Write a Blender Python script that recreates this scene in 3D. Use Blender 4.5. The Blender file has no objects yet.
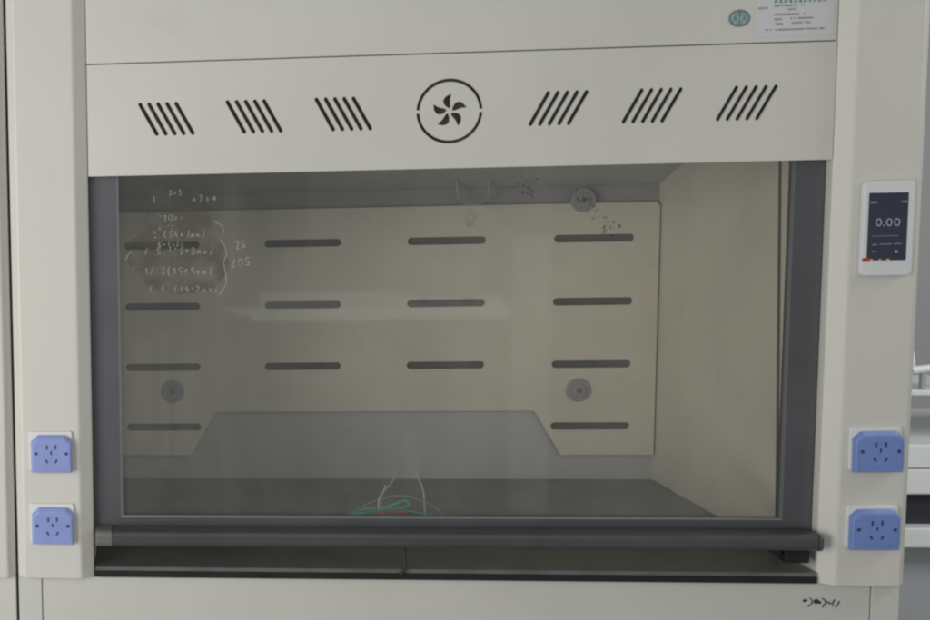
import bpy, bmesh, math, random
from mathutils import Vector, Matrix
random.seed(7)
S = bpy.context.scene
COL = S.collection

# ------------------------------------------------------------------ camera
RX = Vector((0.99529286, 0.09435673, -0.02211187))
UP = Vector((0.01321188, 0.09392545, 0.99549156))
FW = Vector((-0.0960082, 0.99109778, -0.0922367))
cd = bpy.data.cameras.new('camera'); cam = bpy.data.objects.new('camera', cd); COL.objects.link(cam)
m = Matrix((RX, UP, -FW)).transposed().to_4x4(); m.translation = Vector((-0.53533, -2.07959, 1.57872))
cam.matrix_world = m
cd.sensor_width = 36; cd.lens = 1186.44 / 930 * 36
cd.shift_x = (465 - 19.0) / 930; cd.shift_y = (297.68 - 310) / 930
cd.clip_start = 0.05; cd.clip_end = 100
S.camera = cam

# ------------------------------------------------------------------ light
W = bpy.data.worlds.new('World'); S.world = W; W.use_nodes = True
W.node_tree.nodes['Background'].inputs[0].default_value = (0.95, 0.97, 1.0, 1)
W.node_tree.nodes['Background'].inputs[1].default_value = 0.15
def area(name, loc, target, sx, sy, power, col):
    l = bpy.data.lights.new(name, 'AREA'); l.shape = 'RECTANGLE'; l.size = sx; l.size_y = sy
    l.energy = power; l.color = col
    o = bpy.data.objects.new(name, l); COL.objects.link(o); o.location = loc
    o.rotation_euler = (Vector(target) - Vector(loc)).to_track_quat('-Z', 'Y').to_euler()
    return o
def lit(name, x0, x1, z0, z1, y, L, col=(1, .99, .96)):
    # unseen light panel added behind the camera for glass reflections, facing the hood; L = its radiance
    area(name, ((x0 + x1) / 2, y, (z0 + z1) / 2), ((x0 + x1) / 2, y + 1, (z0 + z1) / 2), x1 - x0, z1 - z0, L * math.pi * (x1 - x0) * (z1 - z0), col)
area('front_fill_light', (0.1, -4.2, 2.45), (0.0, 0.3, 1.2), 2.6, 1.3, 20, (1.0, 0.995, 0.98))  # unseen frontal fill, added to brighten the hood interior
area('window_light', (-2.3, -1.9, 1.28), (-0.1, 0.3, 1.25), 1.4, 1.7, 51, (1.0, 0.99, 0.96))
area('overhead_fill_light', (0.2, -1.9, 3.0), (0.1, 0.2, 1.2), 2.4, 0.9, 3, (1.0, 0.99, 0.97))  # weak unseen fill added overhead
lit('glass_veil_light', -1.3, 3.7, -0.4, 1.9, -4.95, 0.36)  # added panel whose reflection lays an even veil over the sash
area('background_fill_light', (2.0, -0.2, 2.3), (1.8, 1.3, 0.7), 0.8, 0.8, 21, (1.0, 1.0, 0.98))  # unseen fill added to brighten the things past the right post
lit('band_reflection_light', 0.15, 1.62, 0.768, 0.85, -4.9, 0.60)  # added strips that make the pale bench band reflected in the glass
lit('band_reflection_light', 0.06, 0.149, 0.80, 0.85, -4.9, 0.50)
lit('band_reflection_light', -0.01, 0.059, 0.828, 0.85, -4.9, 0.45)
lit('upper_band_reflection_light', 0.20, 0.98, 0.856, 0.935, -4.9, 0.42)  # added strip for the upper part of the reflected band
for sx, sw, sb, st, sl in ((-.53, .09, .02, .66, .13), (-.38, .05, -.1, .72, .16), (-.30, .12, -.05, .58, .10), (1.02, .10, -.30, .10, .16)): lit('streak_reflection_light', sx, sx + sw, sb, st, -4.9, sl)  # added strips that make the soft upright streaks in the reflection
for sx, sw, sl in ((.98, .14, .45), (1.16, .20, .30), (1.42, .16, .4)): lit('spot_reflection_light', sx, sx + sw, .852, .885 + sl * .05, -4.9, sl)  # added patches for bright bits along the top of the reflected band
lit('bar_reflection_light', 1.63, 1.85, -0.38, 1.24, -4.9, 0.2)  # added strip that makes the tall pale bar in the reflection
S.view_settings.view_transform = 'Standard'; S.view_settings.look = 'None'
S.view_settings.exposure = 0.0; S.view_settings.gamma = 1.0
S.render.engine = 'CYCLES'
S.cycles.filter_width = 2.4

# ------------------------------------------------------------------ materials
def lin(c):
    return tuple(((x / 255) / 12.92 if x / 255 <= 0.04045 else ((x / 255 + 0.055) / 1.055) ** 2.4) for x in c)
def mat(name, rgb, rough=0.5, metal=0.0, var=0.04, scale=6.0, bump=0.0, bscale=400, dirt=0.0, spec=0.5, emit=None, es=0):
    M = bpy.data.materials.new(name); M.use_nodes = True
    nt = M.node_tree; N = nt.nodes; L = nt.links; b = N['Principled BSDF']
    b.inputs['Roughness'].default_value = rough; b.inputs['Metallic'].default_value = metal
    b.inputs['Specular IOR Level'].default_value = spec
    tc = N.new('ShaderNodeTexCoord')
    n1 = N.new('ShaderNodeTexNoise'); n1.inputs['Scale'].default_value = scale; n1.inputs['Detail'].default_value = 6
    L.new(tc.outputs['Object'], n1.inputs['Vector'])
    r = N.new('ShaderNodeValToRGB')
    c0 = [max(0, x * (1 - var)) for x in rgb]; c1 = [min(1, x * (1 + var)) for x in rgb]
    r.color_ramp.elements[0].position = 0.3; r.color_ramp.elements[0].color = (*c0, 1)
    r.color_ramp.elements[1].position = 0.7; r.color_ramp.elements[1].color = (*c1, 1)
    L.new(n1.outputs['Fac'], r.inputs['Fac'])
    out = r.outputs['Color']
    if dirt:
        n2 = N.new('ShaderNodeTexNoise'); n2.inputs['Scale'].default_value = scale * 3.7; n2.inputs['Detail'].default_value = 9
        n2.inputs['Distortion'].default_value = 0.6
        L.new(tc.outputs['Object'], n2.inputs['Vector'])
        r2 = N.new('ShaderNodeValToRGB'); r2.color_ramp.elements[0].position = 0.58; r2.color_ramp.elements[1].position = 0.75
        r2.color_ramp.elements[0].color = (0, 0, 0, 1); r2.color_ramp.elements[1].color = (dirt, dirt, dirt, 1)
        L.new(n2.outputs['Fac'], r2.inputs['Fac'])
        mx = N.new('ShaderNodeMixRGB'); mx.inputs[2].default_value = (rgb[0] * .55, rgb[1] * .5, rgb[2] * .42, 1)
        L.new(r2.outputs['Color'], mx.inputs[0]); L.new(out, mx.inputs[1]); out = mx.outputs[0]
    L.new(out, b.inputs['Base Color'])
    rr = N.new('ShaderNodeMapRange'); rr.inputs['To Min'].default_value = max(0.02, rough - .08); rr.inputs['To Max'].default_value = min(1, rough + .08)
    L.new(n1.outputs['Fac'], rr.inputs['Value']); L.new(rr.outputs['Result'], b.inputs['Roughness'])
    if bump:
        n3 = N.new('ShaderNodeTexNoise'); n3.inputs['Scale'].default_value = bscale; n3.inputs['Detail'].default_value = 3
        L.new(tc.outputs['Object'], n3.inputs['Vector'])
        bp = N.new('ShaderNodeBump'); bp.inputs['Strength'].default_value = bump; bp.inputs['Distance'].default_value = 0.001
        L.new(n3.outputs['Fac'], bp.inputs['Height']); L.new(bp.outputs['Normal'], b.inputs['Normal'])
    if emit:
        b.inputs['Emission Color'].default_value = (*emit, 1); b.inputs['Emission Strength'].default_value = es
    return M
M_coat = mat('powder_coated_steel', (0.60, 0.592, 0.545), 0.46, var=0.045, scale=2.5, bump=0.15, bscale=900, dirt=0.10)
M_post = mat('powder_coated_post', (0.60, 0.592, 0.54), 0.45, var=0.02, scale=3, bump=0.12, bscale=900, dirt=0.05)
M_low = mat('cabinet_steel', (0.56, 0.56, 0.515), 0.5, var=0.03, scale=4, bump=0.12, bscale=900, dirt=0.08)
M_liner = mat('phenolic_liner', (0.565, 0.53, 0.43), 0.42, var=0.06, scale=5, dirt=0.15)
M_back = mat('grey_back_liner', (0.39, 0.385, 0.375), 0.5, var=0.08, scale=5, dirt=0.2)
M_top = mat('epoxy_worktop', (0.125, 0.13, 0.127), 0.38, var=0.3, scale=9, dirt=0.3, bump=.1, bscale=120)
M_lip = mat('worktop_edge', (0.02, 0.021, 0.02), 0.65, spec=.2, var=0.2, scale=20)
M_frame = mat('anodised_sash_frame', (0.095, 0.098, 0.105), 0.42, metal=0.25, var=0.08, scale=10)
M_handle = mat('sash_handle_metal', (0.085, 0.085, 0.086), 0.34, metal=0.35, var=0.1, scale=14)
M_cap = mat('sash_end_cap', (0.17, 0.165, 0.15), 0.4, metal=0.2, var=0.1, scale=30)
M_bead = mat('glazing_bead', (0.24, 0.25, 0.265), 0.45, metal=0.2)
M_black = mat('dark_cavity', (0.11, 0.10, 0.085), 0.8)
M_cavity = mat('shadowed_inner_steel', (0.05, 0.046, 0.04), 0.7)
M_rubber = mat('dark_seal_rubber', (0.03, 0.029, 0.027), 0.7)
M_washer = mat('grey_plastic_washer', (0.25, 0.24, 0.26), 0.5)
M_white = mat('white_plastic', (0.72, 0.72, 0.72), 0.35)
M_blue = mat('blue_socket_plastic', (0.25, 0.31, 0.62), 0.36, var=0.06, scale=30, spec=.6)
M_bdark = mat('socket_hole', (0.03, 0.04, 0.11), 0.6)
M_disp = mat('display_housing', (0.66, 0.67, 0.68), 0.3)
M_scr = mat('display_screen', (0.012, 0.014, 0.02), 0.25, emit=(0.020, 0.025, 0.045), es=0.5)
M_dig = mat('lit_digits', (0.3, 0.33, 0.36), 0.4, emit=(0.40, 0.50, 0.58), es=0.2)
M_dim = mat('dim_lit_marks', (0.1, 0.12, 0.2), 0.4, emit=(0.08, 0.10, 0.16), es=0.4)
M_red = mat('red_mark', (0.42, 0.035, 0.03), 0.5)
M_yel = mat('yellow_mark', (0.6, 0.5, 0.2), 0.5)
M_paper = mat('label_paper', (0.60, 0.60, 0.61), 0.5, var=0.02)
M_green = mat('green_print', (0.16, 0.36, 0.24), 0.6)
M_teal = mat('teal_emblem', (0.30, 0.40, 0.38), 0.5, var=0.2, scale=200)
M_teald = mat('dark_teal_print', (0.15, 0.25, 0.26), 0.5)
M_grey = mat('grey_print', (0.36, 0.36, 0.37), 0.6)
M_pink = mat('faded_red_print', (0.47, 0.37, 0.36), 0.6)
M_ink = mat('black_marker_ink', (0.05, 0.05, 0.045), 0.6)
M_chalk = mat('white_marker_ink', (0.62, 0.61, 0.52), 0.8)
M_cwhite = mat('white_cable', (0.46, 0.45, 0.42), 0.5)
M_cgreen = mat('green_cable', (0.07, 0.34, 0.26), 0.5)
M_cred = mat('red_cable', (0.36, 0.08, 0.08), 0.5)
M_wall = mat('room_wall_paint', (0.66, 0.665, 0.67), 0.7, var=0.02, scale=2)
M_floor = mat('room_floor', (0.30, 0.30, 0.31), 0.5, var=0.1, scale=4)
M_bgw = mat('appliance_white', (0.78, 0.80, 0.79), 0.4)
M_bgd = mat('appliance_dark', (0.03, 0.032, 0.04), 0.3)
M_bgg = mat('appliance_grey', (0.40, 0.42, 0.43), 0.5)

def film(name, rgb, alpha, scale, lo, hi, rough=0.8):
    """thin film on glass: patchy coverage"""
    M = bpy.data.materials.new(name); M.use_nodes = True
    nt = M.node_tree; N = nt.nodes; L = nt.links; b = N['Principled BSDF']
    b.inputs['Base Color'].default_value = (*rgb, 1); b.inputs['Roughness'].default_value = rough
    tc = N.new('ShaderNodeTexCoord'); n = N.new('ShaderNodeTexNoise'); n.inputs['Scale'].default_value = scale
    n.inputs['Detail'].default_value = 8
    L.new(tc.outputs['Object'], n.inputs['Vector'])
    mr = N.new('ShaderNodeMapRange'); mr.inputs['From Min'].default_value = lo; mr.inputs['From Max'].default_value = hi
    mr.inputs['To Min'].default_value = 0; mr.inputs['To Max'].default_value = alpha
    L.new(n.outputs['Fac'], mr.inputs['Value']); L.new(mr.outputs['Result'], b.inputs['Alpha'])
    return M
def glass_mat():
    M = bpy.data.materials.new('sash_glass'); M.use_nodes = True
    nt = M.node_tree; N = nt.nodes; L = nt.links; N.remove(N['Principled BSDF'])
    out = N['Material Output']
    tr = N.new('ShaderNodeBsdfTransparent'); tr.inputs[0].default_value = (0.975, 0.98, 0.972, 1)
    gl = N.new('ShaderNodeBsdfGlossy'); gl.inputs['Roughness'].default_value = 0.034
    df = N.new('ShaderNodeBsdfDiffuse'); df.inputs[0].default_value = (0.6, 0.6, 0.55, 1)
    # thin-sheet reflectance (Schlick), the same from both sides so nothing is lost to total internal reflection
    ge = N.new('ShaderNodeNewGeometry'); dt = N.new('ShaderNodeVectorMath'); dt.operation = 'DOT_PRODUCT'
    L.new(ge.outputs['Normal'], dt.inputs[0]); L.new(ge.outputs['Incoming'], dt.inputs[1])
    def mth(op, a, b=None):
        n = N.new('ShaderNodeMath'); n.operation = op
        for i, x in enumerate((a, b)):
            if x is None: continue
            if isinstance(x, (int, float)): n.inputs[i].default_value = x
            else: L.new(x, n.inputs[i])
        return n.outputs[0]
    c = mth('ABSOLUTE', dt.outputs['Value']); p5 = mth('POWER', mth('SUBTRACT', 1.0, c), 5.0)
    FR = mth('ADD', mth('MULTIPLY', p5, 0.957), 0.043)
    mx = N.new('ShaderNodeMixShader'); L.new(FR, mx.inputs[0]); L.new(tr.outputs[0], mx.inputs[1]); L.new(gl.outputs[0], mx.inputs[2])
    # thin wiping streaks and dust
    tc = N.new('ShaderNodeTexCoord'); mp = N.new('ShaderNodeMapping'); mp.inputs['Scale'].default_value = (1, 1, 0.18); mp.inputs['Rotation'].default_value = (0, 0.12, 0)
    n = N.new('ShaderNodeTexNoise'); n.inputs['Scale'].default_value = 11; n.inputs['Detail'].default_value = 7; n.inputs['Distortion'].default_value = 0.5
    L.new(tc.outputs['Object'], mp.inputs['Vector']); L.new(mp.outputs[0], n.inputs['Vector'])
    mr = N.new('ShaderNodeMapRange'); mr.inputs['From Min'].default_value = 0.38; mr.inputs['From Max'].default_value = 0.75
    mr.inputs['To Min'].default_value = 0.006; mr.inputs['To Max'].default_value = 0.036
    L.new(n.outputs['Fac'], mr.inputs['Value'])
    m2 = N.new('ShaderNodeMixShader'); L.new(mr.outputs[0], m2.inputs[0]); L.new(mx.outputs[0], m2.inputs[1]); L.new(df.outputs[0], m2.inputs[2])
    L.new(m2.outputs[0], out.inputs['Surface'])
    return M
M_glass = glass_mat()

# ------------------------------------------------------------------ builders
def empty(name, loc=(0, 0, 0)):
    o = bpy.data.objects.new(name, None); COL.objects.link(o); o.location = loc; o.empty_display_size = .1; return o
def tag(o, label=None, cat=None, group=None, kind=None):
    if label: o['label'] = label
    if cat: o['category'] = cat
    if group: o['group'] = group
    if kind: o['kind'] = kind
    return o
def link(name, me, material, parent=None, bevel=0, seg=2, smooth=False):
    o = bpy.data.objects.new(name, me); COL.objects.link(o)
    if not me.materials: me.materials.append(material)
    if parent:
        o.parent = parent
        # every builder works in world coordinates: undo the parents' offsets
        off = Vector((0, 0, 0)); p = parent
        while p: off += p.location; p = p.parent
        o.location = -off
    if bevel:
        b = o.modifiers.new('bevel', 'BEVEL'); b.width = bevel; b.segments = seg; b.limit_method = 'ANGLE'; b.angle_limit = math.radians(25)
        b.harden_normals = False
    if smooth:
        for p in me.polygons: p.use_smooth = True
    return o
def bm_mesh(name, bm):
    me = bpy.data.meshes.new(name); bmesh.ops.recalc_face_normals(bm, faces=bm.faces); bm.to_mesh(me); bm.free(); return me
def add_box(bm, x0, x1, y0, y1, z0, z1):
    v = [bm.verts.new(p) for p in ((x0, y0, z0), (x1, y0, z0), (x1, y1, z0), (x0, y1, z0), (x0, y0, z1), (x1, y0, z1), (x1, y1, z1), (x0, y1, z1))]
    for f in ((0, 1, 2, 3), (4, 5, 6, 7), (0, 1, 5, 4), (1, 2, 6, 5), (2, 3, 7, 6), (3, 0, 4, 7)): bm.faces.new([v[i] for i in f])
def boxes(name, lst, material, parent=None, bevel=0):
    bm = bmesh.new()
    for b in lst: add_box(bm, *b)
    return link(name, bm_mesh(name, bm), material, parent, bevel)
def add_prism(bm, pts, y0, y1):
    """outline in the X-Z plane, extruded along Y"""
    a = [bm.verts.new((x, y0, z)) for x, z in pts]; b = [bm.verts.new((x, y1, z)) for x, z in pts]; n = len(pts)
    bm.faces.new(a); bm.faces.new(b)
    for i in range(n): bm.faces.new((a[i], a[(i + 1) % n], b[(i + 1) % n], b[i]))
def add_column(bm, pts, z0, z1):
    """outline in the X-Y plane, extruded along Z"""
    a = [bm.verts.new((x, y, z0)) for x, y in pts]; b = [bm.verts.new((x, y, z1)) for x, y in pts]; n = len(pts)
    bm.faces.new(a); bm.faces.new(b)
    for i in range(n): bm.faces.new((a[i], a[(i + 1) % n], b[(i + 1) % n], b[i]))
def add_sweep(bm, prof, x0, x1):
    """outline in the Y-Z plane, extruded along X"""
    a = [bm.verts.new((x0, y, z)) for y, z in prof]; b = [bm.verts.new((x1, y, z)) for y, z in prof]; n = len(prof)
    bm.faces.new(a); bm.faces.new(b)
    for i in range(n): bm.faces.new((a[i], a[(i + 1) % n], b[(i + 1) % n], b[i]))
def sheet(name, outer, holes, y0, y1, material, parent=None, bev=0.0):
    """punched sheet: outline and holes in X-Z, thickness y0..y1"""
    cu = bpy.data.curves.new(name, 'CURVE'); cu.dimensions = '2D'; cu.fill_mode = 'BOTH'
    for pts in [outer] + holes:
        sp = cu.splines.new('POLY'); sp.points.add(len(pts) - 1)
        for i, (x, z) in enumerate(pts): sp.points[i].co = (x, z, 0, 1)
        sp.use_cyclic_u = True
    t = (y1 - y0) / 2; cu.extrude = t - bev; cu.bevel_depth = bev; cu.bevel_resolution = 1; cu.offset = -bev
    tmp = bpy.data.objects.new('tmp', cu); COL.objects.link(tmp)
    dg = bpy.context.evaluated_depsgraph_get(); me = bpy.data.meshes.new_from_object(tmp.evaluated_get(dg))
    bpy.data.objects.remove(tmp)
    me.transform(Matrix(((1, 0, 0, 0), (0, 0, -1, (y0 + y1) / 2), (0, 1, 0, 0), (0, 0, 0, 1))))
    me.name = name; me.materials.clear(); me.materials.append(material)
    return link(name, me, material, parent)
def rrect(x0, x1, z0, z1, r, n=6):
    P = []
    for cx, cz, a0 in ((x1 - r, z1 - r, 0), (x0 + r, z1 - r, 90), (x0 + r, z0 + r, 180), (x1 - r, z0 + r, 270)):
        for i in range(n + 1):
            a = math.radians(a0 + 90 * i / n); P.append((cx + r * math.cos(a), cz + r * math.sin(a)))
    return P
def circle(cx, cz, r, n=32): return [(cx + r * math.cos(2 * math.pi * i / n), cz + r * math.sin(2 * math.pi * i / n)) for i in range(n)]
def capsule(xa, za, xb, zb, w, n=8):
    a = math.atan2(zb - za, xb - xa); P = []
    for i in range(n + 1): t = a - math.pi / 2 + math.pi * i / n; P.append((xb + w * math.cos(t), zb + w * math.sin(t)))
    for i in range(n + 1): t = a + math.pi / 2 + math.pi * i / n; P.append((xa + w * math.cos(t), za + w * math.sin(t)))
    return P
def disc(bm, cx, cz, r, y0, y1, n=32): add_prism(bm, circle(cx, cz, r, n), y0, y1)
def prism_obj(name, outlines, y0, y1, material, parent=None, bevel=0):
    bm = bmesh.new()
    for p in outlines: add_prism(bm, p, y0, y1)
    return link(name, bm_mesh(name, bm), material, parent, bevel)
def strokes(bm, lines, w, y0, y1, jitter=0.0):
    """pen strokes as flat little bars"""
    for ln in lines:
        for (xa, za), (xb, zb) in zip(ln[:-1], ln[1:]):
            ww = w * (1 + random.uniform(-jitter, jitter))
            add_prism(bm, capsule(xa, za, xb, zb, ww, 3), y0, y1)
def tube(name, pts, r, material, parent=None, res=10):
    cu = bpy.data.curves.new(name, 'CURVE'); cu.dimensions = '3D'; cu.bevel_depth = r; cu.bevel_resolution = 3; cu.resolution_u = res
    cu.use_fill_caps = True
    sp = cu.splines.new('BEZIER'); sp.bezier_points.add(len(pts) - 1)
    for i, p in enumerate(pts):
        bp = sp.bezier_points[i]; bp.co = p; bp.handle_left_type = bp.handle_right_type = 'AUTO'
    tmp = bpy.data.objects.new('tmp', cu); COL.objects.link(tmp)
    dg = bpy.context.evaluated_depsgraph_get(); me = bpy.data.meshes.new_from_object(tmp.evaluated_get(dg))
    bpy.data.objects.remove(tmp); me.name = name; me.materials.clear(); me.materials.append(material)
    return link(name, me, material, parent, smooth=True)

# ------------------------------------------------------------------ room behind the hood
tag(boxes('floor', [(-6, 6, -1.5, 5, -0.1, 0)], M_floor), kind='structure')
tag(boxes('wall', [(-6, 6, 3.0, 3.1, 0, 3.4)], M_wall), kind='structure')

# ------------------------------------------------------------------ the fume hood
H = empty('fume_hood', (0, 0, 0))
tag(H, 'beige steel laboratory fume hood with dark framed glass sash almost closed and punched fan panel', 'fume hood')
ZS, ZF, ZB, PI = 1.7876, 1.5955, 0.88, 0.6116
# upper panel and punched fascia
boxes('upper_panel', [(-PI + .001, PI - .001, 0, .012, ZS + .0012, 2.15)], M_coat, H, .0015)
holes = []
for s in (-1, 1):
    for gx in (0.4745, 0.3255, 0.1760):
        for k in range(5):
            cx = s * gx + (k - 2) * 0.0154
            holes.append(capsule(cx - s * 0.0140, 1.6660, cx + s * 0.0140, 1.7170, 0.0034))
RC = (-0.0010, 1.6914)
for a0, a1 in ((3.2, 176.8), (183.2, 356.8)):                      # two half rings
    P = []
    for i in range(41):
        a = math.radians(a0 + (a1 - a0) * i / 40); P.append((RC[0] + .0543 * math.cos(a), RC[1] + .0543 * math.sin(a)))
    for i in range(40, -1, -1):
        a = math.radians(a0 + (a1 - a0) * i / 40); P.append((RC[0] +   .0488 * math.cos(a), RC[1] + .0488 * math.sin(a)))
    holes.append(P)
def blade(rot):
    # curved fan blade: narrow at the hub, bellied on one side, pointed tip
    up = [(0.004, 0.0005), (0.0070, 0.0070), (0.0120, 0.0118), (0.0180, 0.0125), (0.0240, 0.0090), (0.0292, 0.0005)]
    lo = [(0.0245, 0.0004), (0.020, 0.0012), (0.014, 0.0002), (0.008, -0.0010)]
    c, s = math.cos(rot), math.sin(rot)
    return [(RC[0] + x * c - y * s, RC[1] + x * s + y * c) for x, y in up + lo]
for k in range(5):
    holes.append(blade(math.radians(11 + 72 * k)))
fas = sheet('punched_fascia', [(-PI + .001, ZF), (PI - .001, ZF), (PI - .001, ZS - .0006), (-PI + .001, ZS - .0006)], holes, 0, .004, M_coat, H)
fas['label'] = 'fascia with six groups of slanted slots and a fan symbol in a ring'
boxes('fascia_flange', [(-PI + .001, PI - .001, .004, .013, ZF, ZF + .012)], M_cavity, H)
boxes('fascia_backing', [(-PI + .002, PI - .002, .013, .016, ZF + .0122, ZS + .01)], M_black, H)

# posts with chamfered edges
def post(x_in, x_out, parent, s):
    """x_in: opening side, x_out: outer side; s = direction of x_out"""
    pts = [(x_in, .10), (x_in, 0), (x_in + s * .0230, -.0158), (x_out - s * .0130, -.0158), (x_out, -.003), (x_out, .74), (x_in + s * .06, .74), (x_in + s * .06, .10)]
    bm = bmesh.new(); add_column(bm, pts, ZB, 2.25)
    return link('side_post', bm_mesh('side_post', bm), M_post, parent, .0025, 3)
post(-PI, -.7485, H, -1); post(PI, .7485, H, 1)

# lower cabinet fronts
boxes('cabinet_panel', [(-.7055, .7015, .003, .02, .06, ZB - .0015)], M_low, H, .0012)
boxes('cabinet_corner', [(-.7490, -.7072, .003, .70, .06, ZB - .0015)], M_low, H, .0012)
boxes('cabinet_corner', [(.7034, .7480, .003, .70, .06, ZB - .0015)], M_low, H, .0012)
boxes('cabinet_body', [(-.7065, .7030, .0205, .70, .0, .84)], M_cavity, H)

# interior
boxes('worktop', [(-.6095, .6095, -.0050, .6415, .8930, .8995)], M_top, H)
boxes('worktop_edge', [(-.6110, .6110, -.0065, .0300, .8805, .8928)], M_lip, H, .002)
boxes('back_wall', [(-.6600, .6600, .642, .66, .8700, 1.620)], M_back, H)
for s in (-1, 1):
    a, b = sorted((s * .6100, s * .628))
    # side liner with a tilted front edge, then a narrow front strip
    bm = bmesh.new()
    def side(prof, x0, x1): add_sweep(bm, prof, x0, x1)
    side([(.1225, .8997), (.6415, .8997), (.6415, 1.80), (.1675, 1.80)], a, b)
    link('side_liner', bm_mesh('side_liner', bm), M_liner, H, .001)
    bm = bmesh.new()
    side([(.052, .8997), (.1185, .8997), (.1635, 1.80), (.052, 1.80)], a, b)
    link('liner_front_strip', bm_mesh('liner_front_strip', bm), M_liner, H, .001)
    a, b = sorted((s * .6084, s * .6099)); bm = bmesh.new()
    side([(.1165, .900), (.1240, .900), (.1690, 1.79), (.1615, 1.79)], a, b)
    link('liner_seal', bm_mesh('liner_seal', bm), M_rubber, H)
boxes('upper_back_shade', [(-.609, .609, .6385, .6415, 1.500, 1.5555)], mat('shaded_back_strip', (.24, .23, .23), .55), H)  # shading above the baffle put in as a darker strip
prism = bmesh.new(); add_sweep(prism, [(.114, 1.020), (.123, 1.035), (.126, 1.080), (.122, 1.105), (.114, 1.095), (.111, 1.05)], .6068, .6098)
link('liner_catch', bm_mesh('liner_catch', prism), M_rubber, H)
# sloping ceiling baffle and roof
bm = bmesh.new(); add_sweep(bm, [(.6395, 1.5565), (.6395, 1.5685), (.30, 1.700), (.30, 1.688)], -.6092, .6092)
link('ceiling_baffle', bm_mesh('ceiling_baffle', bm), M_back, H)
boxes('roof_plate', [(-.6092, .6092, .036, .2995, 1.688, 1.70)], M_back, H)

# baffle panel with slots, stood off the back wall
YB = .6231
holes = []
for z, cols in ((1.4413, (-1.5, -.5, .5, 1.5)), (1.3023, (-1.5, -.5, .5, 1.5)), (1.1629, (-1.5, -.5, .5, 1.5)), (1.0239, (-1.5, 1.5))):
    for c in cols:
        x = c * .3131; holes.append(capsule(x - .0760, z, x + .0760, z, .0082, 8))
XP, ZT, ZP, ZN = .6062, 1.5183, .9582, 1.0588
outer = [(-XP + .008, ZT), (-XP, ZT - .008), (-XP, ZP), (-.4076, ZP), (-.3560, 1.0495), (-.3479, ZN), (.3479, ZN), (.3560, 1.0495), (.4076, ZP), (XP, ZP), (XP, ZT - .008), (XP - .008, ZT)]
sheet('slot_shade_sheet', [((x * .97, z + (.012 if z < 1.2 else -.014)) if abs(x) > .5 else (x + (-.006 if x < 0 else .006), z + .005)) for x, z in outer], [], .6345, .6365, M_cavity, H)  # dark sheet added behind the baffle so its slots look shaded
bf = sheet('baffle_panel', outer, holes, YB, YB + .006, M_liner, H, .0008)
for x, z in ((-.4486, 1.1075), (.4417, 1.1055), (.4435, 1.5250)):
    bm = bmesh.new(); disc(bm, x, z, .0262, YB - .005, YB - .0003); w = link('washer', bm_mesh('washer', bm), M_washer, H, .002)
    bm = bmesh.new(); disc(bm, x, z, .0150, YB - .009, YB - .0052); link('boss', bm_mesh('boss', bm), M_washer, w, .001)
    bm = bmesh.new(); disc(bm, x, z, .0052, YB - .0115, YB - .0092); link('screw', bm_mesh('screw', bm), M_black, w)
sb = bmesh.new(); sb.faces.new([sb.verts.new((.2061 + .014 * (1 + .2 * math.sin(3 * a)) * math.cos(a), YB - .0004, 1.4890 + .019 * math.sin(a))) for a in [2 * math.pi * i / 24 for i in range(24)]])
link('stain', bm_mesh('stain', sb), film('green_stain', (.16, .19, .12), .3, 25, .3, .65), bf)
# clear hose loop hanging from the sloping ceiling
M_hose = mat('translucent_hose', (0.22, 0.22, 0.20), 0.3, spec=.6)
tube('drop_hose', [(.171, .60, 1.60), (.1715, .60, 1.555), (.178, .60, 1.532), (.205, .60, 1.521), (.232, .60, 1.532), (.2385, .60, 1.555), (.239, .60, 1.60)], .0032, M_hose, H)

# ------------------------------------------------------------------ the sash
SY0, SY1 = .0165, .036
GX, GZ = .5622, .9853
sash = sheet('sash_frame', [(-.6095, .9560), (.6095, .9560), (.6095, 1.68), (-.6095, 1.68)], [[(-GX, GZ), (GX, GZ), (GX, 1.655), (-GX, 1.655)]], SY0, SY1, M_frame, H, .0006)
boxes('glass_pane', [(-GX + .0002, GX - .0002, .0240, .0242, GZ + .0002, 1.6548)], M_glass, sash)
bm = bmesh.new()
add_box(bm, -GX + .0002, GX - .0002, SY0 - .0006, SY0 + .006, GZ - .0005, GZ + .0022)
link('glazing_bead', bm_mesh('glazing_bead', bm), M_bead, sash)
M_bside = mat('side_bead', (0.15, 0.155, 0.165), 0.45, metal=0.2)
for s in (-1, 1):
    a, b = sorted((s * (GX + .0004), s * (GX - .0030))); boxes('glazing_bead', [(a, b, SY0 - .0006, SY0 + .006, GZ + .0024, 1.6545)], M_bside, sash)
# handle: rounded rail with a lit top edge
bm = bmesh.new()
prof = []
for y, z in ((.0160, .9705), (-.010, .9722), (-.0230, .9720), (-.0275, .9700), (-.0295, .9665), (-.0300, .9630), (-.0300, .9520), (-.0285, .9465), (-.0240, .9435), (-.010, .9425), (.0160, .9425)): prof.append((y, z))
add_sweep(bm, prof, -.5770, .5980)
link('sash_handle', bm_mesh('sash_handle', bm), M_handle, sash, .0012)
bm = bmesh.new(); add_sweep(bm, [(y * 1.02 if y < 0 else y, z) for y, z in prof], -.6070, -.5782)
link('handle_cap', bm_mesh('handle_cap', bm), M_cap, sash, .0012)
bm = bmesh.new(); add_sweep(bm, [(y * 1.02 if y < 0 else y, z - .001) for y, z in prof], .5985, .6065)
link('handle_cap', bm_mesh('handle_cap', bm), M_handle, sash, .003)
boxes('sash_stop', [(.556, .596, -.010, .014, .9170, .9420)], M_lip, sash, .003)
prism_obj('sash_catch', [circle(.541, .9395, .0085, 16)], -.012, .012, M_lip, sash, .001)
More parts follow.
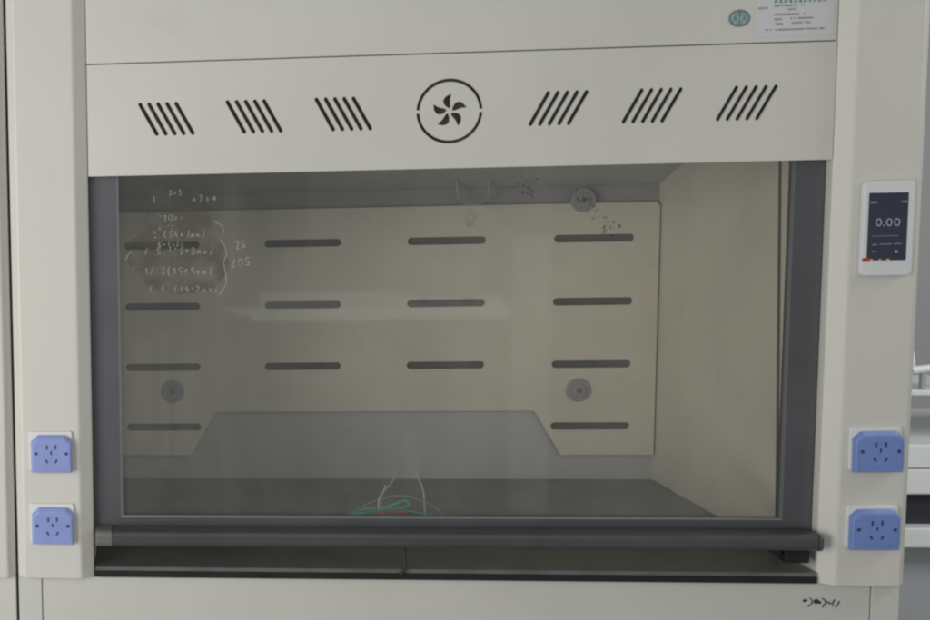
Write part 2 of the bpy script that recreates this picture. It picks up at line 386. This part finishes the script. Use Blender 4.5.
# felt-tip writing on the glass (illegible scrawl of figures)
G = {'0': [[(0, .2), (.1, .9), (.5, 1), (.6, .5), (.4, 0), (.1, .05), (0, .2)]], '1': [[(.2, .8), (.35, 1), (.3, 0)]],
     '2': [[(0, .8), (.3, 1), (.55, .75), (.1, .05), (.6, .05)]], '3': [[(0, .9), (.5, .95), (.2, .55), (.55, .35), (.3, 0), (0, .1)]],
     '4': [[(.35, 1), (0, .35), (.6, .35)], [(.45, .6), (.4, 0)]], '5': [[(.55, 1), (.1, 1), (.05, .55), (.5, .5), (.45, .05), (0, .05)]],
     '7': [[(0, 1), (.55, 1), (.2, 0)]], '(': [[(.4, 1.1), (.1, .6), (.35, -.1)]], ')': [[(.1, 1.1), (.4, .5), (.1, -.1)]], '+': [[(0, .5), (.5, .5)], [(.25, .8), (.25, .2)]],
     'm': [[(0, 0), (.05, .5), (.2, .45), (.25, 0), (.3, .5), (.45, .45), (.5, 0)]], '/': [[(.5, 1), (.1, 0)]], '=': [[(0, .65), (.5, .65)], [(0, .35), (.5, .35)]],
     '.': [[(.1, .05), (.18, .1)]], ' ': [], '-': [[(0, .5), (.5, .5)]], 'x': [[(0, .8), (.5, .1)], [(.5, .8), (0, .1)]]}
def scrawl(txt, x, z, h, adv, slope=0.0):
    out = []
    for ch in txt:
        for ln in G[ch]:
            out.append([(x + px * h * .85 + random.uniform(-.0006, .0006), z + pz * h + random.uniform(-.0008, .0008)) for px, pz in ln])
        x += adv * random.uniform(.85, 1.1); z += slope * adv
    return out
M_faded = film('faded_marker_ink', (0.62, 0.62, 0.53), 0.72, 60, 0.25, 0.55)
def writing(lines):
    bm = bmesh.new()
    for ln in lines:
        for (xa, za), (xb, zb) in zip(ln[:-1], ln[1:]):
            if random.random() < .88: add_prism(bm, capsule(xa, za, xb, zb, .00045, 2), .0226, .0232)
    link('handwriting', bm_mesh('handwriting', bm), M_faded, sash)
for a in (('+7mm', -.4300, 1.5460, .012, .0125, .1), ('1 ', -.5000, 1.5480, .010, .012), ('170=-', -.4900, 1.5140, .011, .0105), ('- 2.(14+7mm)', -.5170, 1.4860, .010, .0098), ('3x12', -.4900, 1.5000, .007, .0080), ('5-1=20', -.4900, 1.4700, .007, .0080), ('2x5', -.4700, 1.5600, .008, .0090),
          ('/ 5.(12+3mm)', -.5150, 1.4560, .012, .0105), ('1/ 3(15+5mm)', -.5150, 1.4210, .0115, .0108), ('/ 5.(14+2mm)', -.5080, 1.3890, .011, .0108),
          ('23', -.3560, 1.4640, .013, .0115, .1), ('205', -.3640, 1.4320, .014, .0120, .1)):
    writing(scrawl(*a))
writing([[(-.392, 1.512), (-.380, 1.506), (-.376, 1.492), (-.382, 1.480), (-.374, 1.468), (-.372, 1.452), (-.377, 1.441), (-.374, 1.425), (-.372, 1.405), (-.379, 1.390), (-.386, 1.384)]])
writing([[(-.548, 1.448), (-.543, 1.458), (-.536, 1.463)]])
# splash marks dried on the glass, and a dark filmy patch
def blob_sheet(name, specs, y, material, n=26):
    bm = bmesh.new()
    for cx, cz, rx, rz in specs:
        ph = random.uniform(0, 6)
        vs = [bm.verts.new((cx + rx * (1 + .18 * math.sin(3 * a + ph) + .08 * math.sin(7 * a)) * math.cos(a), y, cz + rz * (1 + .18 * math.sin(2 * a + ph)) * math.sin(a))) for a in [2 * math.pi * i / n for i in range(n)]]
        bm.faces.new(vs)
    return link(name, bm_mesh(name, bm), material, sash)
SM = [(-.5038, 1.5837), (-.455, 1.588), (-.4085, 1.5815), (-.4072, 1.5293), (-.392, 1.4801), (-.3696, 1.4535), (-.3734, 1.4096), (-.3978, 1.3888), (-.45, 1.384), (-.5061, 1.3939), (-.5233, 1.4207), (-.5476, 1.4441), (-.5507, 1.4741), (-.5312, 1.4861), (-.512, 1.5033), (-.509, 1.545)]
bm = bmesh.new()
def smooth_loop(P, n=2):
    for _ in range(n):
        Q = []
        for i in range(len(P)):
            a, b = P[i], P[(i + 1) % len(P)]
            Q += [(a[0] * .75 + b[0] * .25, a[1] * .75 + b[1] * .25), (a[0] * .25 + b[0] * .75, a[1] * .25 + b[1] * .75)]
        P = Q
    return P
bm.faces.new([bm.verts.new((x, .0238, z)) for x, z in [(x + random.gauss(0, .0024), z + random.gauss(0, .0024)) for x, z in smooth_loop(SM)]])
link('dark_patch', bm_mesh('dark_patch', bm), film('brown_film', (0.095, 0.092, 0.075), 0.62, 30, 0.36, 0.62), sash)  # patchy dark film behind the handwriting
sp = []
for i in range(60):
    t = random.random(); x = .221 + .058 * t + random.gauss(0, .008); z = 1.548 - .070 * t + random.gauss(0, .007)
    r = random.uniform(.0008, .0024); sp.append((x, z, r, r * random.uniform(.6, 1.6)))
M_spl = film('dried_splash', (0.05, 0.045, 0.045), 0.6, 120, 0.35, 0.6)
tag(blob_sheet('splash_marks', sp, .0234, M_spl, 9), kind='stuff'); sp = []
for i in range(34):
    x = .139 + random.gauss(0, .010); z = 1.560 + random.gauss(0, .008); r = random.uniform(.0008, .0026); sp.append((x, z, r, r))
tag(blob_sheet('splash_marks', sp, .0234, M_spl, 9), kind='stuff')

# ------------------------------------------------------------------ sockets, display, sticker
M_blue2 = mat('deeper_blue_plastic', (0.16, 0.25, 0.54), 0.34, var=0.06, scale=30, spec=.6)
def socket(cx, cz, w, h, tilt, parent, M_blue=M_blue):
    """white plate + raised blue cover with cut top corners, five contact slots and two screws"""
    yf = -.0158
    def T(P):
        c, s = math.cos(tilt), math.sin(tilt); return [(cx + x * c - z * s, cz + x * s + z * c) for x, z in P]
    base = prism_obj('socket', [T(rrect(-w / 2 - .0035, w / 2 + .0005, -h / 2 + .002, h / 2 + .005, .004))], yf - .0045, yf - .0001, M_white, parent, .001)
    c = .012
    hw, hh = w / 2, h / 2
    bl = [(-hw, -hh), (hw, -hh), (hw, hh - c), (hw - c, hh - .001), (-hw + c, hh - .001), (-hw, hh - c)]
    bm = bmesh.new()
    P0 = T(bl); P1 = T([(x * .95, (z * .95 - (.0045 if z > 0 else 0))) for x, z in bl])
    n = 6
    a = [bm.verts.new((x, yf - .0047, z)) for x, z in P0]; b = [bm.verts.new((x, yf - .011, z)) for x, z in P0]; d = [bm.verts.new((x, yf - .0155, z)) for x, z in P1]
    bm.faces.new(a); bm.faces.new(d)
    for i in range(n):
        j = (i + 1) % n; bm.faces.new((a[i], a[j], b[j], b[i])); bm.faces.new((b[i], b[j], d[j], d[i]))
    link('socket_cover', bm_mesh('socket_cover', bm), M_blue, base, .001)
    # slightly raised face plate step
    prism_obj('socket_face', [T(rrect(-w * .44, w * .44, -h * .36, h * .24, .003))], yf - .0162, yf - .0156, M_blue, base, .0003)
    H_ = []
    for x, z, rx, rz, ang in ((-.0075, .0125, .0016, .0040, 0), (.0078, .0130, .0016, .0040, 0), (.0000, .0030, .0014, .0034, 0), (-.0085, -.0120, .0016, .0036, .5), (.0085, -.0120, .0016, .0036, -.5)):
        H_.append(T([(x + px * math.cos(ang) - pz * math.sin(ang), z + px * math.sin(ang) + pz * math.cos(ang)) for px, pz in rrect(-rx, rx, -rz, rz, .0010, 2)]))
    for x in (-w * .37, w * .37): H_.append(T(circle(x, .0015, .0031, 14)))
    prism_obj('contact_slots', H_, yf - .0166, yf - .0163, M_bdark, base)
    return base
socket(-.6830, 1.1100, .0720, .0670, 0, H)
socket(-.6832, .9800, .0735, .0665, -.006, H)
socket(.6870, 1.1130, .0765, .0690, .012, H, M_blue2)
socket(.6868, .9810, .0765, .0690, .004, H, M_blue2)

yf = -.0158
dsp = prism_obj('control_display', [rrect(.6465, .7255, 1.4045, 1.5590, .008)], yf - .011, yf - .0001, M_disp, H, .0025)
scr = prism_obj('screen', [rrect(.6545, .7145, 1.4300, 1.5400, .0015)], yf - .0116, yf - .0111, M_scr, dsp)
# digits 0.00 in the reading
bm = bmesh.new()
def ring(cx, cz, rx, rz, w):
    n = 20
    for i in range(n):
        a, b = 2 * math.pi * i / n, 2 * math.pi * (i + 1) / n
        add_prism(bm, [(cx + (rx + w) * math.cos(a), cz + (rz + w) * math.sin(a)), (cx + (rx + w) * math.cos(b), cz + (rz + w) * math.sin(b)),
                       (cx + (rx - w) * math.cos(b), cz + (rz - w) * math.sin(b)), (cx + (rx - w) * math.cos(a), cz + (rz - w) * math.sin(a))], yf - .0120, yf - .0117)
for x in (.6705, .6865, .6985): ring(x, 1.4920, .0038, .0056, .0006)
disc(bm, .6785, 1.4868, .0010, yf - .0120, yf - .0117, 8)
link('reading_digits', bm_mesh('reading_digits', bm), M_dig, dsp)
for x, z, w, h in ((.668, 1.5245, .005, .0018), (.7150, 1.5250, .004, .0018), (.672, 1.4560, .004, .0012), (.689, 1.4565, .009, .0010), (.707, 1.4570, .006, .0010), (.688, 1.4700, .020, .0006), (.671, 1.4450, .003, .0010)):
    x -= .0065; boxes('screen_mark', [(x - w, x + w, yf - .0120, yf - .0117, z - h, z + h)], M_dim, dsp)
bm = bmesh.new(); add_box(bm, .6975, .7010, yf - .0120, yf - .0117, 1.4425, 1.4460); link('screen_icon', bm_mesh('screen_icon', bm), M_dig, dsp)
prism_obj('red_badge', [rrect(.6478, .6590, 1.4285, 1.4345, .002)], yf - .0118, yf - .0112, M_red, dsp)
bm = bmesh.new()
for x, w in ((.6615, .0020), (.6745, .0016), (.6870, .0022)): add_box(bm, x - w, x + w, yf - .0122, yf - .0118, 1.4295, 1.4325)
link('key_marks', bm_mesh('key_marks', bm), M_yel, dsp)

# sticker (paper label) on the upper panel, its tiny print unreadable in the photograph
stk = boxes('sticker', [(.4830, .6040, -.0006, -.0001, 1.7975, 1.8990)], M_paper, H)
def fake_glyph(cx, cz, s):
    o = []
    for k in range(3): z = cz + s * (-.4 + .4 * k) + random.uniform(-.1, .1) * s; o.append([(cx - s * random.uniform(.25, .45), z), (cx + s * random.uniform(.25, .45), z)])
    x = cx + random.uniform(-.2, .2) * s; o.append([(x, cz - s * .5), (x, cz + s * .5)])
    if random.random() < .5: o.append([(cx, cz), (cx + s * .4, cz - s * .45)])
    return o
bm = bmesh.new(); LL = []
for i in range(11): LL += fake_glyph(.5140 + i * .0074, 1.8545, .0062)
strokes(bm, LL, .0006, -.0009, -.0007); link('green_heading', bm_mesh('green_heading', bm), M_green, stk)
bm = bmesh.new(); LL = []
def row(x0, x1, z, s):
    x = x0; o = []
    while x < x1:
        if random.random() < .88: o.extend(fake_glyph(x, z, s))
        x += s * 1.15
    return o
LL += row(.534, .548, 1.8410, .0032) + row(.512, .560, 1.8470, .0020)
LL += row(.513, .560, 1.8330, .0026) + row(.513, .522, 1.8255, .0026) + row(.538, .572, 1.8262, .0026)
LL += row(.515, .524, 1.8180, .0026) + row(.540, .568, 1.8190, .0026) + row(.500, .590, 1.8085, .0022)
strokes(bm, LL, .00035, -.0009, -.0007); link('small_print', bm_mesh('small_print', bm), M_grey, stk)
bm = bmesh.new(); strokes(bm, row(.488, .502, 1.8440, .0034), .0004, -.0009, -.0007); link('red_print', bm_mesh('red_print', bm), M_pink, stk)
# round teal emblem beside it
EC = (.4580, 1.8290)
emb = prism_obj('emblem', [[(EC[0] + .0175 * math.cos(a), EC[1] + .0145 * math.sin(a)) for a in [2 * math.pi * i / 36 for i in range(36)]]], -.0007, -.0001, M_teal, H)
bm = bmesh.new()
def es(l): return [(EC[0] + x, EC[1] + z) for x, z in l]
LL = [es([(0, .010), (0, -.009)]), es([(-.009, .003), (0, .0055), (.009, .003)]), es([(-.005, .008), (0, .010), (.005, .008)]),
      es([(-.011, -.006), (-.007, .001), (-.003, -.006)]), es([(.003, -.006), (.007, .001), (.011, -.006)]), es([(-.006, -.0095), (.006, -.0095)])]
LL.append([(EC[0] + .0150 * math.cos(a), EC[1] + .0122 * math.sin(a)) for a in [2 * math.pi * i / 30 for i in range(31)]])
strokes(bm, LL, .0009, -.0010, -.0008); link('emblem_print', bm_mesh('emblem_print', bm), M_teald, emb)

# marker scribble on the lower panel
def zp(u, v): return (.5973 + (u - 118) / 6.64 * .00161, .8488 - (v - 198) / 6.64 * .00162)
bm = bmesh.new()
LL = [[zp(104, 200), zp(130, 194)], [zp(112, 190), zp(124, 206)], [zp(108, 208), zp(128, 200)],
      [zp(148, 180), zp(162, 195), zp(165, 213), zp(155, 230), zp(140, 242)],
      [zp(176, 198), zp(200, 194)], [zp(180, 214), zp(222, 214)], [zp(192, 190), zp(190, 222)], [zp(205, 196), (zp(216, 220))], [zp(176, 206), zp(218, 204)],
      [zp(232, 184), zp(252, 198), zp(256, 214), zp(246, 232), zp(234, 244)],
      [zp(258, 214), zp(270, 206), zp(280, 220), zp(294, 216)],
      [zp(312, 192), zp(303, 212), zp(304, 240)], [zp(344, 202), zp(336, 226), zp(322, 246)]]
strokes(bm, LL, .0009, .0022, .00295, .25); link('marker_note', bm_mesh('marker_note', bm), M_ink, H)

# ------------------------------------------------------------------ cables lying inside
def cable(name, pts, r, m, label):
    o = tube(name, pts, r, m); tag(o, label, 'cable', None if name == 'black_cord' else 'cables on the worktop'); return o
def cp(u, v, y=.33):
    # a point of the cable seen through the sash, on the plane y
    U = 340 + u / 5.17; V = 460 + v / 5.17
    D = FW + RX * (U - 19.0) / 1186.44 - UP * (V - 297.68) / 1186.44
    C = Vector((-0.53533, -2.07959, 1.57872)); t = (y - C.y) / D.y; p = C + D * t
    return (p.x, y, max(p.z, .9035))
cable('white_cable', [cp(203, 330, .30), cp(201, 270, .32), cp(203, 200, .33), cp(226, 165, .34), cp(258, 128, .36), cp(278, 98, .38), cp(290, 62, .40)], .0018, M_cwhite, 'longer of the two pale cables rising left of the cable tangle')
cable('white_cable', [cp(222, 330, .30), cp(220, 270, .32), cp(212, 205, .34), cp(236, 130, .36)], .0016, M_cwhite, 'shorter of the two pale cables rising left of the cable tangle')
cable('white_cable', [cp(440, 330, .30), cp(437, 230, .33), cp(430, 160, .35), cp(408, 100, .38), cp(393, 62, .40)], .0018, M_cwhite, 'lone pale cable rising upright at the right of the cable tangle')
cable('green_cable', [cp(90, 285, .30), cp(180, 262, .31), cp(290, 252, .31), cp(380, 268, .31), cp(500, 285, .30)], .0014, M_cgreen, 'long thin green cable spread low under the grey one')
cable('grey_cable', [cp(30, 290, .30), cp(100, 248), cp(200, 205), cp(330, 185), cp(420, 210), cp(490, 245), cp(545, 300, .30)], .0015, mat('grey_cable', (.22, .25, .22), .5), 'thin grey cable bowed low across the worktop over the green one')
cable('green_cable', [cp(40, 282, .32), cp(100, 262), cp(160, 250), cp(240, 243), cp(355, 226), cp(300, 250), cp(200, 272, .32), cp(60, 276, .31)], .0030, M_cgreen, 'thicker green cable in a flat folded loop on the worktop')
cable('red_cable', [cp(180, 282, .31), cp(240, 270, .32), cp(300, 268, .32), cp(345, 276, .31), cp(290, 292, .30), cp(215, 290, .30)], .0026, M_cred, 'short red cable on the worktop in front of the green loop')
# short black cord over the front edge
cable('black_cord', [(-.0700, -.004, .9435), (-.0705, -.006, .9300), (-.0695, -.0085, .9160), (-.0710, -.0100, .9050), (-.0745, -.0105, .8960), (-.0790, -.0105, .8925)], .0026, M_rubber, 'short black cord hanging from the underside of the sash handle')

# ------------------------------------------------------------------ neighbouring hood on the left
N2 = empty('fume_hood', (-1.502, 0, 0))
tag(N2, 'neighbouring beige fume hood of which only the edge post shows at the far left', 'fume hood')
post(-.8905, -.7535, N2, 1)
boxes('cabinet_corner', [(-.7945, -.7540, .003, .70, .06, ZB - .0015)], M_low, N2, .0012)
boxes('cabinet_panel', [(-2.2, -.7962, .003, .02, .06, ZB - .0015)], M_low, N2, .0012)
boxes('seam_filler', [(-.7532, -.7489, .02, .60, 0, 2.2)], M_cavity, N2)

# ------------------------------------------------------------------ things seen past the right post
A = empty('bench_instrument', (1.7, 1.2, .55))
tag(A, 'white laboratory instrument with a dark recessed band beyond the right post', 'instrument')
boxes('upper_housing', [(1.30, 2.2, 1.20, 1.7, .79, .853)], M_bgw, A, .004)
boxes('lower_housing', [(1.30, 2.2, 1.205, 1.7, .717, .7885)], M_bgw, A, .006)
boxes('dark_band', [(1.305, 2.2, 1.23, 1.7, .632, .7165)], M_bgd, A)
boxes('base_shelf', [(1.29, 2.2, 1.19, 1.7, .578, .6315)], M_bgw, A, .004)
B = boxes('under_cabinet', [(1.28, 2.2, 1.26, 1.75, 0.0, .5775)], M_bgg, None, .004); tag(B, 'plain grey cabinet under the white instrument at the right edge', 'cabinet')
Sh = boxes('wall_shelf', [(1.36, 2.2, 1.20, 1.45, .984, .998)], M_bgw, None, .002); tag(Sh, 'thin white shelf beyond the right post above the white instrument', 'shelf')
T = empty('shelf_tap', (1.53, 1.2, .998)); tag(T, 'small white tap standing over the thin white shelf at the right edge', 'tap')
tube('tap_body', [(1.50, 1.22, 1.047), (1.52, 1.22, 1.050), (1.60, 1.22, 1.058)], .011, M_bgw, T)
tube('tap_spout', [(1.506, 1.22, 1.05), (1.503, 1.22, 1.08), (1.499, 1.22, 1.10)], .005, M_bgw, T)
tube('tap_foot', [(1.53, 1.22, 1.045), (1.53, 1.22, .999)], .008, M_bgg, T)
